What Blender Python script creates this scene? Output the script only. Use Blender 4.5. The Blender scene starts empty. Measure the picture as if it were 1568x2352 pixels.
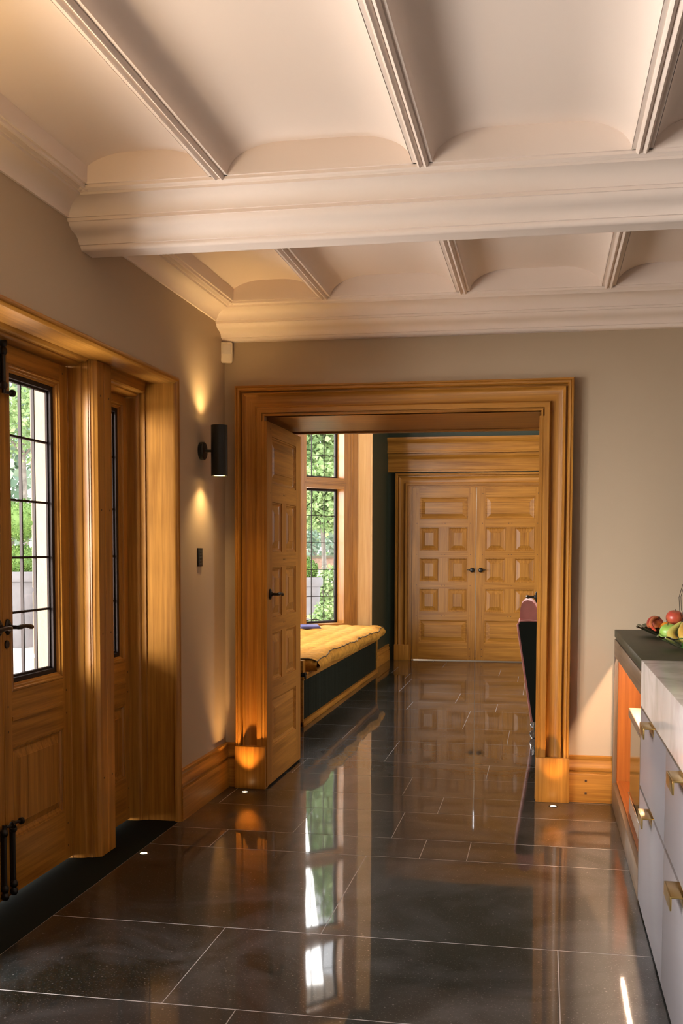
import bpy, bmesh, math, random
from mathutils import Vector, Matrix
random.seed(7)
PI = math.pi
S = bpy.context.scene
COL = S.collection

# ------------------------------------------------------------------ camera
FPX, PX, PY, YAW, PITCH, ROLL, EYE = 2435.3, 801.56, 1403.65, -.1813, -.0584, .0031, 1.38
cy, sy = math.cos(YAW), math.sin(YAW)
fw = Vector((sy*math.cos(PITCH), cy*math.cos(PITCH), math.sin(PITCH)))
rt = Vector((cy, -sy, 0)); up = rt.cross(fw)
r2 = math.cos(ROLL)*rt + math.sin(ROLL)*up
u2 = -math.sin(ROLL)*rt + math.cos(ROLL)*up
cam = bpy.data.cameras.new('camera'); co = bpy.data.objects.new('camera', cam); COL.objects.link(co)
M3 = Matrix((r2, u2, -fw)).transposed()
co.matrix_world = Matrix.Translation((0, 0, EYE)) @ M3.to_4x4()
cam.sensor_fit = 'VERTICAL'; cam.sensor_height = 36; cam.sensor_width = 24
cam.lens = 36*FPX/2352
cam.shift_x = (784-PX)/2352; cam.shift_y = (PY-1176)/2352
cam.clip_start = .05; cam.clip_end = 300
S.camera = co

# ------------------------------------------------------------------ world, daylight, exposure
S.view_settings.view_transform = 'Standard'; S.view_settings.look = 'None'
S.view_settings.gamma = 1; S.view_settings.use_curve_mapping = False
S.view_settings.exposure = 0.42
W = bpy.data.worlds.new('world'); S.world = W; W.use_nodes = True
wn = W.node_tree; bg = wn.nodes['Background']
bg.inputs[0].default_value = (.97, .98, 1.0, 1); bg.inputs[1].default_value = 3.0

def area(name, loc, tgt, sx, sz, power, col, portal=False, spread=PI):
    l = bpy.data.lights.new(name, 'AREA'); l.shape = 'RECTANGLE'; l.size = sx; l.size_y = sz
    l.energy = power; l.color = col; l.spread = spread
    o = bpy.data.objects.new(name, l); COL.objects.link(o); o.location = loc
    o.rotation_euler = (Vector(tgt)-Vector(loc)).to_track_quat('-Z', 'Y').to_euler()
    if portal: l.cycles.is_portal = True
    return o
DAY = (1.0, .97, .93)
# daylight through the glazed doors and the bay window, with fill lamps as marked
area('daylight_french_doors', (-6.4, -1.4, 2.4), (-1.9, 4.6, 1.4), 5.0, 3.4, 3000, DAY)
area('ceiling_bounce_fill', (-3.3, 3.6, .1), (-.4, 3.4, 2.8), 2.4, 1.6, 170, (1, .95, .90))  # added lamp lifting the ceiling, standing in for light off the paving
area('left_side_fill', (-2.5, .6, 1.5), (1, 1.8, 2.5), 1.2, 1.1, 105, DAY)  # added lamp at an unseen opening, brightening ceiling and cabinet fronts
area('daylight_bay_window', (-3.3, 9.9, 2.3), (-1.0, 9.9, 1.2), 2.6, 3.2, 260, DAY)
area('daylight_bay_side', (-3.05, 12.1, 2.3), (-1.9, 10.6, 1.8), .8, 3.0, 90, DAY)
area('dining_side_lamp', (3.8, 8.6, 2.6), (-.5, 9.8, .6), 2.0, 2.4, 90, (1, .93, .85))  # area lamp outside an unseen opening in the dining-room wall
def spot(name, loc, tgt, power, angle, blend, col, size=.02):
    l = bpy.data.lights.new(name, 'SPOT'); l.energy = power; l.color = col
    l.spot_size = math.radians(angle); l.spot_blend = blend; l.shadow_soft_size = size
    o = bpy.data.objects.new(name, l); COL.objects.link(o); o.location = loc
    o.rotation_euler = (Vector(tgt)-Vector(loc)).to_track_quat('-Z', 'Y').to_euler(); return o
WARM = (1, .66, .28)

# ------------------------------------------------------------------ materials
def nt(name):
    m = bpy.data.materials.new(name); m.use_nodes = True
    t = m.node_tree; b = t.nodes['Principled BSDF']; return m, t, b
def N(t, typ, **k):
    n = t.nodes.new(typ)
    for a, v in k.items(): setattr(n, a, v)
    return n
def plain(name, col, rough=.5, metal=0, spec=.5, coat=0, bump=0, bscale=60, var=0, vscale=6, trans=0, sheen=0):
    m, t, b = nt(name)
    b.inputs['Base Color'].default_value = (*col, 1); b.inputs['Roughness'].default_value = rough
    b.inputs['Metallic'].default_value = metal; b.inputs['Specular IOR Level'].default_value = spec
    b.inputs['Coat Weight'].default_value = coat; b.inputs['Transmission Weight'].default_value = trans
    b.inputs['Sheen Weight'].default_value = sheen
    tc = N(t, 'ShaderNodeTexCoord')
    if var:
        n = N(t, 'ShaderNodeTexNoise'); n.inputs['Scale'].default_value = vscale; n.inputs['Detail'].default_value = 5
        r = N(t, 'ShaderNodeValToRGB')
        r.color_ramp.elements[0].color = (*[c*(1-var) for c in col], 1); r.color_ramp.elements[0].position = .3
        r.color_ramp.elements[1].color = (*[min(1, c*(1+var)) for c in col], 1); r.color_ramp.elements[1].position = .7
        t.links.new(tc.outputs['Object'], n.inputs[0]); t.links.new(n.outputs[0], r.inputs[0]); t.links.new(r.outputs[0], b.inputs['Base Color'])
    if bump:
        n2 = N(t, 'ShaderNodeTexNoise'); n2.inputs['Scale'].default_value = bscale; n2.inputs['Detail'].default_value = 4
        bp = N(t, 'ShaderNodeBump'); bp.inputs['Strength'].default_value = bump; bp.inputs['Distance'].default_value = .01
        t.links.new(tc.outputs['Object'], n2.inputs[0]); t.links.new(n2.outputs[0], bp.inputs['Height']); t.links.new(bp.outputs[0], b.inputs['Normal'])
    return m
def oak(name, axis, dark, light, rough=.34, fine=34):
    m, t, b = nt(name)
    tc = N(t, 'ShaderNodeTexCoord')
    def mp(s, along, off=0):
        p = N(t, 'ShaderNodeMapping'); v = [s, s, s]; v[axis] = along
        p.inputs['Scale'].default_value = v; p.inputs['Location'].default_value = (off, off*1.7, off*.6)
        t.links.new(tc.outputs['Object'], p.inputs[0]); return p
    g = N(t, 'ShaderNodeTexNoise'); g.inputs['Scale'].default_value = 1; g.inputs['Detail'].default_value = 7; g.inputs['Roughness'].default_value = .65
    t.links.new(mp(fine*2.2, fine*.06).outputs[0], g.inputs[0])
    h = N(t, 'ShaderNodeTexNoise'); h.inputs['Scale'].default_value = 1; h.inputs['Detail'].default_value = 3; h.inputs['Distortion'].default_value = 1.2
    t.links.new(mp(9, .9, 3).outputs[0], h.inputs[0])
    wv = N(t, 'ShaderNodeTexWave'); wv.wave_type = 'RINGS'; wv.inputs['Scale'].default_value = 1.0; wv.inputs['Distortion'].default_value = 5; wv.inputs['Detail'].default_value = 2
    t.links.new(mp(7, .5, 1).outputs[0], wv.inputs[0])
    mx = N(t, 'ShaderNodeMath', operation='MULTIPLY_ADD'); mx.inputs[1].default_value = .66
    t.links.new(g.outputs[0], mx.inputs[0])
    m2 = N(t, 'ShaderNodeMath', operation='MULTIPLY_ADD'); m2.inputs[1].default_value = .30; 
    t.links.new(h.outputs[0], m2.inputs[0])
    m3 = N(t, 'ShaderNodeMath', operation='MULTIPLY'); m3.inputs[1].default_value = .06
    t.links.new(wv.outputs['Fac'], m3.inputs[0]); t.links.new(m3.outputs[0], m2.inputs[2]); t.links.new(m2.outputs[0], mx.inputs[2])
    r = N(t, 'ShaderNodeValToRGB'); r.color_ramp.elements[0].position = .32; r.color_ramp.elements[1].position = .68
    r.color_ramp.elements[0].color = (*dark, 1); r.color_ramp.elements[1].color = (*light, 1)
    t.links.new(mx.outputs[0], r.inputs[0]); t.links.new(r.outputs[0], b.inputs['Base Color'])
    b.inputs['Roughness'].default_value = rough; b.inputs['Specular IOR Level'].default_value = .35
    bp = N(t, 'ShaderNodeBump'); bp.inputs['Strength'].default_value = .12; bp.inputs['Distance'].default_value = .004
    t.links.new(g.outputs[0], bp.inputs['Height']); t.links.new(bp.outputs[0], b.inputs['Normal'])
    return m
OD, OL = (.20, .070, .006), (.50, .222, .036)
OX, OY, OZ = [oak('oak_grain_%s' % a, i, OD, OL) for i, a in enumerate(('x', 'y', 'z'))]
WXd, WYd, WZd = [oak('walnut_%s' % a, i, (.085, .052, .03), (.20, .125, .07), .4) for i, a in enumerate(('x', 'y', 'z'))]
TZ, TY = oak('teak_z', 2, (.17, .042, .006), (.38, .115, .018), .42, 20), oak('teak_y', 1, (.17, .042, .006), (.38, .115, .018), .42, 20)
PEG = plain('oak_peg', (.07, .03, .01), .5)
PAINT = plain('wall_paint', (.45, .345, .235), .75, bump=.03, bscale=300)
CEIL = plain('ceiling_paint', (.84, .715, .63), .6)
GREENP = plain('dark_green_paint', (.020, .028, .012), .6)
BLACK = plain('black_metal', (.012, .014, .012), .42, spec=.4)
IRON = plain('dark_bronze', (.018, .014, .010), .35, metal=.4)
BRASS = plain('brass', (.52, .36, .13), .3, metal=1)
CHROME = plain('chrome', (.8, .8, .8), .12, metal=1)
LAV = plain('grey_lacquer', (.20, .183, .195), .36)
GAP = plain('shadow_gap', (.03, .022, .012), .7)
DARKTOP = plain('dark_stone_top', (.036, .036, .018), .5, spec=.3, var=.2, vscale=14)
PLASTIC = plain('white_plastic', (.72, .62, .5), .4)
PAVE = plain('pale_paving', (.62, .58, .52), .8, var=.08, vscale=2)
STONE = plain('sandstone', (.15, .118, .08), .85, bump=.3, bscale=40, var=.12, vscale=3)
BRICK = plain('garden_brick', (.34, .20, .15), .85, var=.3, vscale=9)
POT = plain('lead_grey_pot', (.20, .185, .19), .7, var=.12)
GRASS = plain('lawn_green', (.10, .20, .04), .9, var=.3, vscale=30)
BARK = plain('bark', (.22, .19, .16), .9, var=.3, vscale=12)
LEADW = plain('window_steel', (.022, .014, .012), .6, spec=.2)
RUBBER = plain('black_rubber', (.01, .01, .01), .7)

def marble():
    m, t, b = nt('white_marble'); tc = N(t, 'ShaderNodeTexCoord')
    n = N(t, 'ShaderNodeTexNoise'); n.inputs['Scale'].default_value = 4; n.inputs['Detail'].default_value = 8; n.inputs['Distortion'].default_value = 1.5
    r = N(t, 'ShaderNodeValToRGB'); r.color_ramp.elements[0].position = .35; r.color_ramp.elements[0].color = (.50, .47, .46, 1)
    r.color_ramp.elements[1].position = .6; r.color_ramp.elements[1].color = (.66, .64, .64, 1)
    t.links.new(tc.outputs['Object'], n.inputs[0]); t.links.new(n.outputs[0], r.inputs[0]); t.links.new(r.outputs[0], b.inputs['Base Color'])
    b.inputs['Roughness'].default_value = .16; return m
MARBLE = marble()

def stone_floor():
    m, t, b = nt('polished_limestone'); tc = N(t, 'ShaderNodeTexCoord'); L = t.links
    def noise(s, d, dist=0, ro=.5):
        n = N(t, 'ShaderNodeTexNoise'); n.inputs['Scale'].default_value = s; n.inputs['Detail'].default_value = d
        n.inputs['Distortion'].default_value = dist; n.inputs['Roughness'].default_value = ro
        L.new(tc.outputs['Object'], n.inputs[0]); return n
    big = noise(2.2, 8, 1.0, .62)
    r1 = N(t, 'ShaderNodeValToRGB'); r1.color_ramp.elements[0].position = .42; r1.color_ramp.elements[1].position = .70
    r1.color_ramp.elements[0].color = (.004, .006, .004, 1); r1.color_ramp.elements[1].color = (.046, .048, .050, 1)
    L.new(big.outputs[0], r1.inputs[0])
    sp = noise(150, 3, 0, .6)
    r2_ = N(t, 'ShaderNodeValToRGB'); r2_.color_ramp.elements[0].position = .60; r2_.color_ramp.elements[1].position = .78
    r2_.color_ramp.elements[0].color = (0, 0, 0, 1); r2_.color_ramp.elements[1].color = (1, 1, 1, 1)
    L.new(sp.outputs[0], r2_.inputs[0])
    vo = N(t, 'ShaderNodeTexVoronoi'); vo.inputs['Scale'].default_value = 22; L.new(tc.outputs['Object'], vo.inputs[0])
    r3 = N(t, 'ShaderNodeValToRGB'); r3.color_ramp.elements[0].position = .05; r3.color_ramp.elements[1].position = .09
    r3.color_ramp.elements[0].color = (1, 1, 1, 1); r3.color_ramp.elements[1].color = (0, 0, 0, 1)
    L.new(vo.outputs['Distance'], r3.inputs[0])
    mxs = N(t, 'ShaderNodeMath', operation='MAXIMUM'); L.new(r2_.outputs[0], mxs.inputs[0])
    h = N(t, 'ShaderNodeMath', operation='MULTIPLY'); h.inputs[1].default_value = .6; L.new(r3.outputs[0], h.inputs[0]); L.new(h.outputs[0], mxs.inputs[1])
    f = N(t, 'ShaderNodeMath', operation='MULTIPLY'); f.inputs[1].default_value = .7; L.new(mxs.outputs[0], f.inputs[0])
    mix = N(t, 'ShaderNodeMix', data_type='RGBA'); L.new(f.outputs[0], mix.inputs[0]); L.new(r1.outputs[0], mix.inputs[6]); mix.inputs[7].default_value = (.30, .29, .29, 1)
    L.new(mix.outputs[2], b.inputs['Base Color'])
    b.inputs['Roughness'].default_value = .38; b.inputs['Specular IOR Level'].default_value = .14
    b.inputs['Coat Weight'].default_value = 1; b.inputs['Coat Roughness'].default_value = .035; b.inputs['Coat IOR'].default_value = 1.38
    wv = noise(2.6, .5); bp = N(t, 'ShaderNodeBump'); bp.inputs['Strength'].default_value = .07; bp.inputs['Distance'].default_value = .012
    L.new(wv.outputs[0], bp.inputs['Height']); L.new(bp.outputs[0], b.inputs['Normal']); L.new(bp.outputs[0], b.inputs['Coat Normal'])
    return m
FLOORM = stone_floor()
GROUT = plain('grout', (.40, .38, .38), .6)
MATTE = plain('shaded_threshold_stone', (.005, .007, .004), .8, spec=.1)  # near-black colour carries the shade lying over the threshold

def glass(name, tint=(1, 1, 1)):
    m = bpy.data.materials.new(name); m.use_nodes = True; t = m.node_tree; t.nodes.clear()
    o = N(t, 'ShaderNodeOutputMaterial'); mx = N(t, 'ShaderNodeMixShader'); tr = N(t, 'ShaderNodeBsdfTransparent'); gl = N(t, 'ShaderNodeBsdfGlossy'); fr = N(t, 'ShaderNodeFresnel')
    fr.inputs[0].default_value = 1.45; tr.inputs[0].default_value = (*tint, 1); gl.inputs['Roughness'].default_value = .02
    ge = N(t, 'ShaderNodeNewGeometry'); iv = N(t, 'ShaderNodeMath', operation='SUBTRACT'); iv.inputs[0].default_value = 1; t.links.new(ge.outputs['Backfacing'], iv.inputs[1])
    mu = N(t, 'ShaderNodeMath', operation='MULTIPLY'); t.links.new(fr.outputs[0], mu.inputs[0]); t.links.new(iv.outputs[0], mu.inputs[1])
    t.links.new(mu.outputs[0], mx.inputs[0]); t.links.new(tr.outputs[0], mx.inputs[1]); t.links.new(gl.outputs[0], mx.inputs[2]); t.links.new(mx.outputs[0], o.inputs[0]); return m
GLASS = glass('window_glass')
def crystal(name, col):
    m, t, b = nt(name); b.inputs['Base Color'].default_value = (*col, 1); b.inputs['Roughness'].default_value = .04
    b.inputs['Transmission Weight'].default_value = 1; b.inputs['IOR'].default_value = 1.5; return m
CUTG = crystal('cut_glass', (.80, .92, .84)); SMOKE = crystal('smoked_glass', (.16, .22, .14))
def emis(name, col, s):
    m = bpy.data.materials.new(name); m.use_nodes = True; t = m.node_tree; t.nodes.clear()
    o = N(t, 'ShaderNodeOutputMaterial'); e = N(t, 'ShaderNodeEmission'); e.inputs[0].default_value = (*col, 1); e.inputs[1].default_value = s
    t.links.new(e.outputs[0], o.inputs[0]); return m
def leafm(name, a, b_):
    m, t, b = nt(name); g = N(t, 'ShaderNodeNewGeometry'); r = N(t, 'ShaderNodeValToRGB')
    r.color_ramp.elements[0].color = (*a, 1); r.color_ramp.elements[1].color = (*b_, 1)
    t.links.new(g.outputs['Random Per Island'], r.inputs[0]); t.links.new(r.outputs[0], b.inputs['Base Color'])
    b.inputs['Roughness'].default_value = .6; b.inputs['Subsurface Weight'].default_value = 0
    return m
LEAF = leafm('leaf_green', (.16, .27, .09), (.40, .52, .22))
CONIF = leafm('conifer_green', (.18, .28, .20), (.42, .52, .38))
BOXL = leafm('box_leaf', (.06, .14, .02), (.20, .32, .07))
FLOWR = leafm('flower_mix', (.20, .36, .10), (.55, .52, .78))

# ------------------------------------------------------------------ mesh builder
I3 = lambda u, v, w: (u, v, w)
class MB:
    def __init__(s): s.v = []; s.f = []; s.m = []
    def add(s, vs, fs, mi=0):
        o = len(s.v); s.v += [tuple(p) for p in vs]
        for f in fs: s.f.append([o+i for i in f]); s.m.append(mi)
    def box(s, x0, x1, y0, y1, z0, z1, mi=0, M=I3):
        p = [M(x, y, z) for z in (z0, z1) for y in (y0, y1) for x in (x0, x1)]
        s.add(p, [(0, 2, 3, 1), (4, 5, 7, 6), (0, 1, 5, 4), (2, 6, 7, 3), (0, 4, 6, 2), (1, 3, 7, 5)], mi); return s
    def cbox(s, x0, x1, y0, y1, z0, z1, c=.002, mi=0, M=I3):   # chamfered box
        bm = bmesh.new(); vs = [bm.verts.new(p) for p in [(x, y, z) for z in (z0, z1) for y in (y0, y1) for x in (x0, x1)]]
        for f in [(0, 2, 3, 1), (4, 5, 7, 6), (0, 1, 5, 4), (2, 6, 7, 3), (0, 4, 6, 2), (1, 3, 7, 5)]: bm.faces.new([vs[i] for i in f])
        bmesh.ops.bevel(bm, geom=list(bm.edges), offset=c, segments=2, affect='EDGES', profile=.5)
        bm.verts.index_update(); s.add([M(*v.co) for v in bm.verts], [[v.index for v in f.verts] for f in bm.faces], mi); bm.free(); return s
    def ring(s, M, u0, u1, v0, v1, prof, closed=True, mv=0, mh=1, cap=False):
        # mitred moulding round a rectangle; prof = (outward offset a, height w)
        n = len(prof); P = []
        for a, w in prof:
            if closed: c = [(u0-a, v0-a), (u0-a, v1+a), (u1+a, v1+a), (u1+a, v0-a)]
            else: c = [(u0-a, v0), (u0-a, v1+a), (u1+a, v1+a), (u1+a, v0)]
            P += [M(u, v, w) for u, v in c]
        segs = [(0, 1, mv), (1, 2, mh), (2, 3, mv)] + ([(3, 0, mh)] if closed else [])
        for i in range(n-1):
            for a, b, mi in segs: s.add([P[4*i+a], P[4*i+b], P[4*i+4+b], P[4*i+4+a]], [(0, 1, 2, 3)], mi)
        if cap: s.add(P[4*(n-1):4*n], [(0, 1, 2, 3)], mv)
        return s
    def sweep(s, prof, axis, a0, a1, mi=0, cap=True, closed=False):
        # extrude 2D profile along world axis; prof pts are the other two coords in order
        def mk(p, a):
            q = list(p); q.insert(axis, a); return q
        n = len(prof); vs = [mk(p, a0) for p in prof]+[mk(p, a1) for p in prof]
        fs = [(i, i+1, n+i+1, n+i) for i in range(n-1)]
        if closed: fs.append((n-1, 0, n, 2*n-1))
        if cap and closed: fs += [tuple(range(n))[::-1], tuple(range(n, 2*n))]
        s.add(vs, fs, mi); return s
    def lathe(s, c, prof, seg=32, mi=0, axis=2, M=None):
        vs = []
        for r, h in prof:
            for k in range(seg):
                a = 2*PI*k/seg; q = [r*math.cos(a), r*math.sin(a)]; q.insert(axis, h)
                p = (c[0]+q[0], c[1]+q[1], c[2]+q[2]); vs.append(M(*p) if M else p)
        fs = [(i*seg+k, i*seg+(k+1) % seg, (i+1)*seg+(k+1) % seg, (i+1)*seg+k) for i in range(len(prof)-1) for k in range(seg)]
        s.add(vs, fs, mi)
        n = len(prof)
        if prof[0][0] > 1e-6: s.f.append([len(s.v)-n*seg+k for k in range(seg)][::-1]); s.m.append(mi)
        if prof[-1][0] > 1e-6: s.f.append([len(s.v)-seg+k for k in range(seg)]); s.m.append(mi)
        return s
    def tube(s, pts, rad, seg=12, mi=0, M=None, closed=False):
        pts = [Vector(p) for p in pts]; n = len(pts); R = rad if isinstance(rad, (list, tuple)) else [rad]*n
        vs = []; prev = None
        for i, p in enumerate(pts):
            if closed: d = pts[(i+1) % n]-pts[i-1]
            else: d = pts[min(i+1, n-1)]-pts[max(i-1, 0)]
            d.normalize()
            if prev is None: a = d.orthogonal().normalized()
            else: a = (prev-d*prev.dot(d)).normalized()
            prev = a; b = d.cross(a)
            for k in range(seg):
                t = 2*PI*k/seg; q = p+(a*math.cos(t)+b*math.sin(t))*R[i]; vs.append(M(*q) if M else tuple(q))
        m_ = n if closed else n-1
        fs = [(i*seg+k, i*seg+(k+1) % seg, ((i+1) % n)*seg+(k+1) % seg, ((i+1) % n)*seg+k) for i in range(m_) for k in range(seg)]
        if not closed: fs += [tuple(range(seg))[::-1], tuple(range((n-1)*seg, n*seg))]
        s.add(vs, fs, mi); return s
    def sphere(s, c, r, mi=0, seg=20, sc=(1, 1, 1), fn=None):
        rings = seg//2; vs = []
        for i in range(rings+1):
            th = PI*i/rings
            for k in range(seg):
                a = 2*PI*k/seg; d = (math.sin(th)*math.cos(a), math.sin(th)*math.sin(a), math.cos(th)); q = fn(*d) if fn else 1
                vs.append([c[j]+r*q*sc[j]*d[j] for j in range(3)])
        s.add(vs, [(i*seg+k, (i+1)*seg+k, (i+1)*seg+(k+1) % seg, i*seg+(k+1) % seg) for i in range(rings) for k in range(seg)], mi); return s
    def build(s, name, mats, parent=None, smooth=35, loc=None, rot=0, bev=0):
        me = bpy.data.meshes.new(name); me.from_pydata(s.v, [], s.f)
        for m in (mats if isinstance(mats, (list, tuple)) else [mats]): me.materials.append(m)
        for p, i in zip(me.polygons, s.m): p.material_index = i
        bm = bmesh.new(); bm.from_mesh(me); bmesh.ops.remove_doubles(bm, verts=bm.verts, dist=1e-5)
        bmesh.ops.recalc_face_normals(bm, faces=bm.faces)
        if bev: bmesh.ops.bevel(bm, geom=[e for e in bm.edges if len(e.link_faces) == 2 and e.calc_face_angle(0) > .6], offset=bev, segments=2, affect='EDGES')
        bm.to_mesh(me); bm.free()
        if smooth:
            me.shade_smooth(); me.set_sharp_from_angle(angle=math.radians(smooth))
        o = bpy.data.objects.new(name, me); COL.objects.link(o)
        if parent: o.parent = parent
        if loc is not None: o.location = loc
        o.rotation_euler.z = rot
        return o
def empty(name, loc=(0, 0, 0), rot=0):
    o = bpy.data.objects.new(name, None); COL.objects.link(o); o.location = loc; o.rotation_euler.z = rot; o.empty_display_size = .1; return o
def tag(o, label=None, cat=None, group=None, kind=None):
    if label: o['label'] = label
    if cat: o['category'] = cat
    if group: o['group'] = group
    if kind: o['kind'] = kind
    return o
def st(o, label, cat): return tag(o, label, cat, kind='structure')

# ------------------------------------------------------------------ floor
rows = [-2.6, -1.9, -1.3, -.4, .3, .95, 1.6, 2.35, 2.995, 3.655, 4.648, 4.96, 5.47, 5.845, 6.32, 6.765, 7.51, 8.12, 9.03, 9.49, 10.165, 11.16, 11.65, 12.3, 12.9, 13.6]
joint = {2.995: -1.125, 3.655: -.77, 4.648: -1.51, 4.96: -.70, 5.47: -.53, 5.845: -.765, 6.32: -.325, 6.765: -1.005, 7.51: -.24, 8.12: -.60, 9.03: -1.149, 9.49: -.768, 10.165: -1.368}
extra = {4.648: -.53, 4.96: -1.185, 7.51: -1.38, 9.03: -.389}
fl = MB(); g, gy = .0017, .0030
fl.box(-1.8, 4.6, -2.6, 13.6, -.05, -.0006, 1)
for a, b in zip(rows, rows[1:]):
    j = joint.get(a, random.uniform(-1.5, -.3)); L = 1.19
    xs = sorted({round(j+k*L, 4) for k in range(-3, 6)})
    if a in extra:
        if abs(extra[a]-j) < 1.0: xs = sorted([x for x in xs if x <= min(j, extra[a]) or x >= max(j, extra[a])]+[extra[a]])
    lo = -1.8 if b <= 5.5 else -1.9
    xs = [lo]+[x for x in xs if lo+.12 < x < 4.5]+[4.6]
    for c, d in zip(xs, xs[1:]): fl.box(c+g, d-g, a+gy, b-gy, -.012, 0, 0)
st(fl.build('floor', [FLOORM, GROUT], smooth=0), 'polished dark limestone tile floor with pale grout lines', 'floor')
th = MB().box(-2.14, -1.803, -2.6, 5.2, -.05, -.001)
st(th.build('trim_1', MATTE), 'matt stone threshold strip along the glazed doors, shade put into its dark colour', 'threshold')

# ------------------------------------------------------------------ near room walls
wb = MB()
wb.box(-1.92, -1.622, 5.90, 6.70, 0, 2.8); wb.box(-1.622, .04, 5.90, 6.70, 2.15, 2.8); wb.box(.04, 4.6, 5.90, 6.70, 0, 2.8)
st(wb.build('wall_back', PAINT), 'taupe painted wall around the wide oak doorway', 'wall')
wl = MB()
wl.box(-2.10, -1.81, 5.075, 6.2, 0, 2.8); wl.box(-2.10, -1.81, 2.46, 5.075, 2.215, 2.8); wl.box(-2.10, -1.81, 1.8, 2.46, 0, 2.8); wl.box(-2.10, -1.81, -2.6, 0, 0, 2.8); wl.box(-2.10, -1.81, 0, 1.8, 2.1, 2.8); wl.box(-2.10, -1.81, 0, 1.2, 0, .95); wl.box(-2.10, -1.81, 1.2, 1.8, 0, 2.1)
st(wl.build('wall_left', PAINT), 'taupe painted wall above and beside the glazed doors', 'wall')
st(MB().box(4.5, 4.6, -2.6, 5.9, 0, 2.8).build('wall_right', WZd), 'unseen wall on the far side of the kitchen, dark walnut to cut bounced light', 'wall')  # unseen wall; dark walnut chosen so less light bounces back
wf = MB().box(-2.1, 4.6, -2.7, -2.6, 0, 2.8)
st(wf.build('wall_front', PAINT), 'taupe painted plain wall behind the camera', 'wall')

# ------------------------------------------------------------------ ceiling: ribs, coved panels
RIB = [-1.165+.7345*k for k in range(8)]
def rib(x): return [(x-.036, 2.722), (x-.034, 2.713), (x-.021, 2.713), (x-.019, 2.705), (x-.012, 2.699), (x-.004, 2.704), (x, 2.712), (x+.004, 2.704), (x+.012, 2.699), (x+.019, 2.705), (x+.021, 2.713), (x+.034, 2.713), (x+.036, 2.722)]
def vault(x0, x1):
    p = []; cw, ch = min(.20, (x1-x0)*.40), .105
    for k in range(13):
        a = PI/2*k/12; p.append((x0+cw*(1-math.cos(a))*1.0, 2.713+ch*math.sin(a)))
    return p+[(x0+x1-x, z) for x, z in reversed(p)]
ce = MB()
for y0, y1 in ((-2.6, 3.74), (4.36, 5.60)):
    edges = [-1.70]+RIB
    for a, b in zip(edges, edges[1:]):
        if a > 4.3: break
        x0 = a+(.036 if a > -1.6 else .0); x1 = b-.036
        pr = vault(x0, x1); ce.sweep(pr, 1, y0, y1)
        for y in (y0, y1): ce.add([(x, y, z) for x, z in pr], [tuple(range(len(pr)))])
    for r in RIB:
        ce.sweep(rib(r), 1, y0, y1)
ce.box(-2.1, 4.6, -2.6, 5.95, 2.83, 2.9)
st(ce.build('ceiling', CEIL, smooth=50), 'cream plaster ceiling of coved panels between slim moulded ribs', 'ceiling')
half = [(3.725, 2.722), (3.728, 2.713), (3.737, 2.713), (3.739, 2.703), (3.746, 2.699), (3.754, 2.704), (3.757, 2.711), (3.761, 2.704), (3.768, 2.699), (3.776, 2.701), (3.779, 2.692),
        (3.784, 2.692), (3.81, 2.689), (3.835, 2.680), (3.852, 2.666), (3.862, 2.648), (3.864, 2.640), (3.872, 2.640), (3.873, 2.628), (3.882, 2.628),
        (3.888, 2.618), (3.902, 2.608), (3.925, 2.602), (3.948, 2.597), (3.966, 2.586), (3.974, 2.574), (3.976, 2.568), (3.986, 2.568), (3.987, 2.562), (3.994, 2.553), (4.004, 2.550), (4.012, 2.551)]
bm_ = half+[(8.10-y, z) for y, z in reversed(half)]
bx = MB().sweep([(y, z) for y, z in bm_]+[(4.37, 2.85), (3.73, 2.85)], 0, -1.9, 4.6, closed=True)
st(bx.build('trim_2', CEIL, smooth=40), 'cream moulded plaster beam crossing the ceiling', 'ceiling beam')
wc = MB().sweep([(y+1.862, z) for y, z in half]+[(5.90, 2.551), (5.90, 2.85), (5.59, 2.85)], 0, -1.85, 4.6, closed=True)
st(wc.build('trim_3', CEIL, smooth=40), 'cream moulded cornice above the wide doorway', 'cornice')
cl = [(-1.81+(3.873-y), z) for y, z in half if y <= 3.8725]
lc = MB()
for y0, y1 in ((-2.6, 3.87), (4.23, 5.74)): lc.sweep(cl+[(-1.84, 2.628), (-1.84, 2.85), (-1.66, 2.85)], 1, y0, y1, closed=True)
st(lc.build('trim_4', CEIL, smooth=40), 'cream cove cornice above the glazed doors', 'cornice')

# ------------------------------------------------------------------ doorway casing, plinths, skirting
CAS = [(0, .0), (0, .046), (.002, .05), (.010, .05), (.012, .038), (.017, .038), (.019, .05), (.044, .053), (.048, .050), (.050, .034), (.054, .028), (.065, .025), (.09, .026),
       (.108, .032), (.120, .041), (.126, .050), (.129, .050), (.130, .028), (.140, .028), (.142, .052), (.147, .060), (.155, .062), (.160, .058), (.162, .062), (.170, .062), (.172, .05), (.172, 0)]
def casing(name, Mf, u0, u1, v0, v1, label, prof=CAS, mats=(OZ, OX)):
    return st(MB().ring(Mf, u0, u1, v0, v1, prof, closed=False).build(name, list(mats), smooth=30), label, 'door casing')
Mb = lambda y0: (lambda u, v, w: (u, y0-w, v))
ca = MB().ring(Mb(5.90), -1.562, -.025, .245, 2.128, CAS, closed=False)
ca.add([(-1.62, 5.86, 2.128), (.04, 5.86, 2.128), (.04, 6.70, 2.128), (-1.62, 6.70, 2.128)], [(0, 1, 2, 3)], 1)
ca.box(-1.62, .04, 5.9, 6.74, 2.1285, 2.15, 1)
ca.box(-1.622, -1.602, 5.88, 6.74, 0, 2.13, 0); ca.box(.022, .04, 5.88, 6.74, 0, 2.13, 0)
ca.box(-1.60, .02, 6.705, 6.745, 2.118, 2.128, 1)
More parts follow.
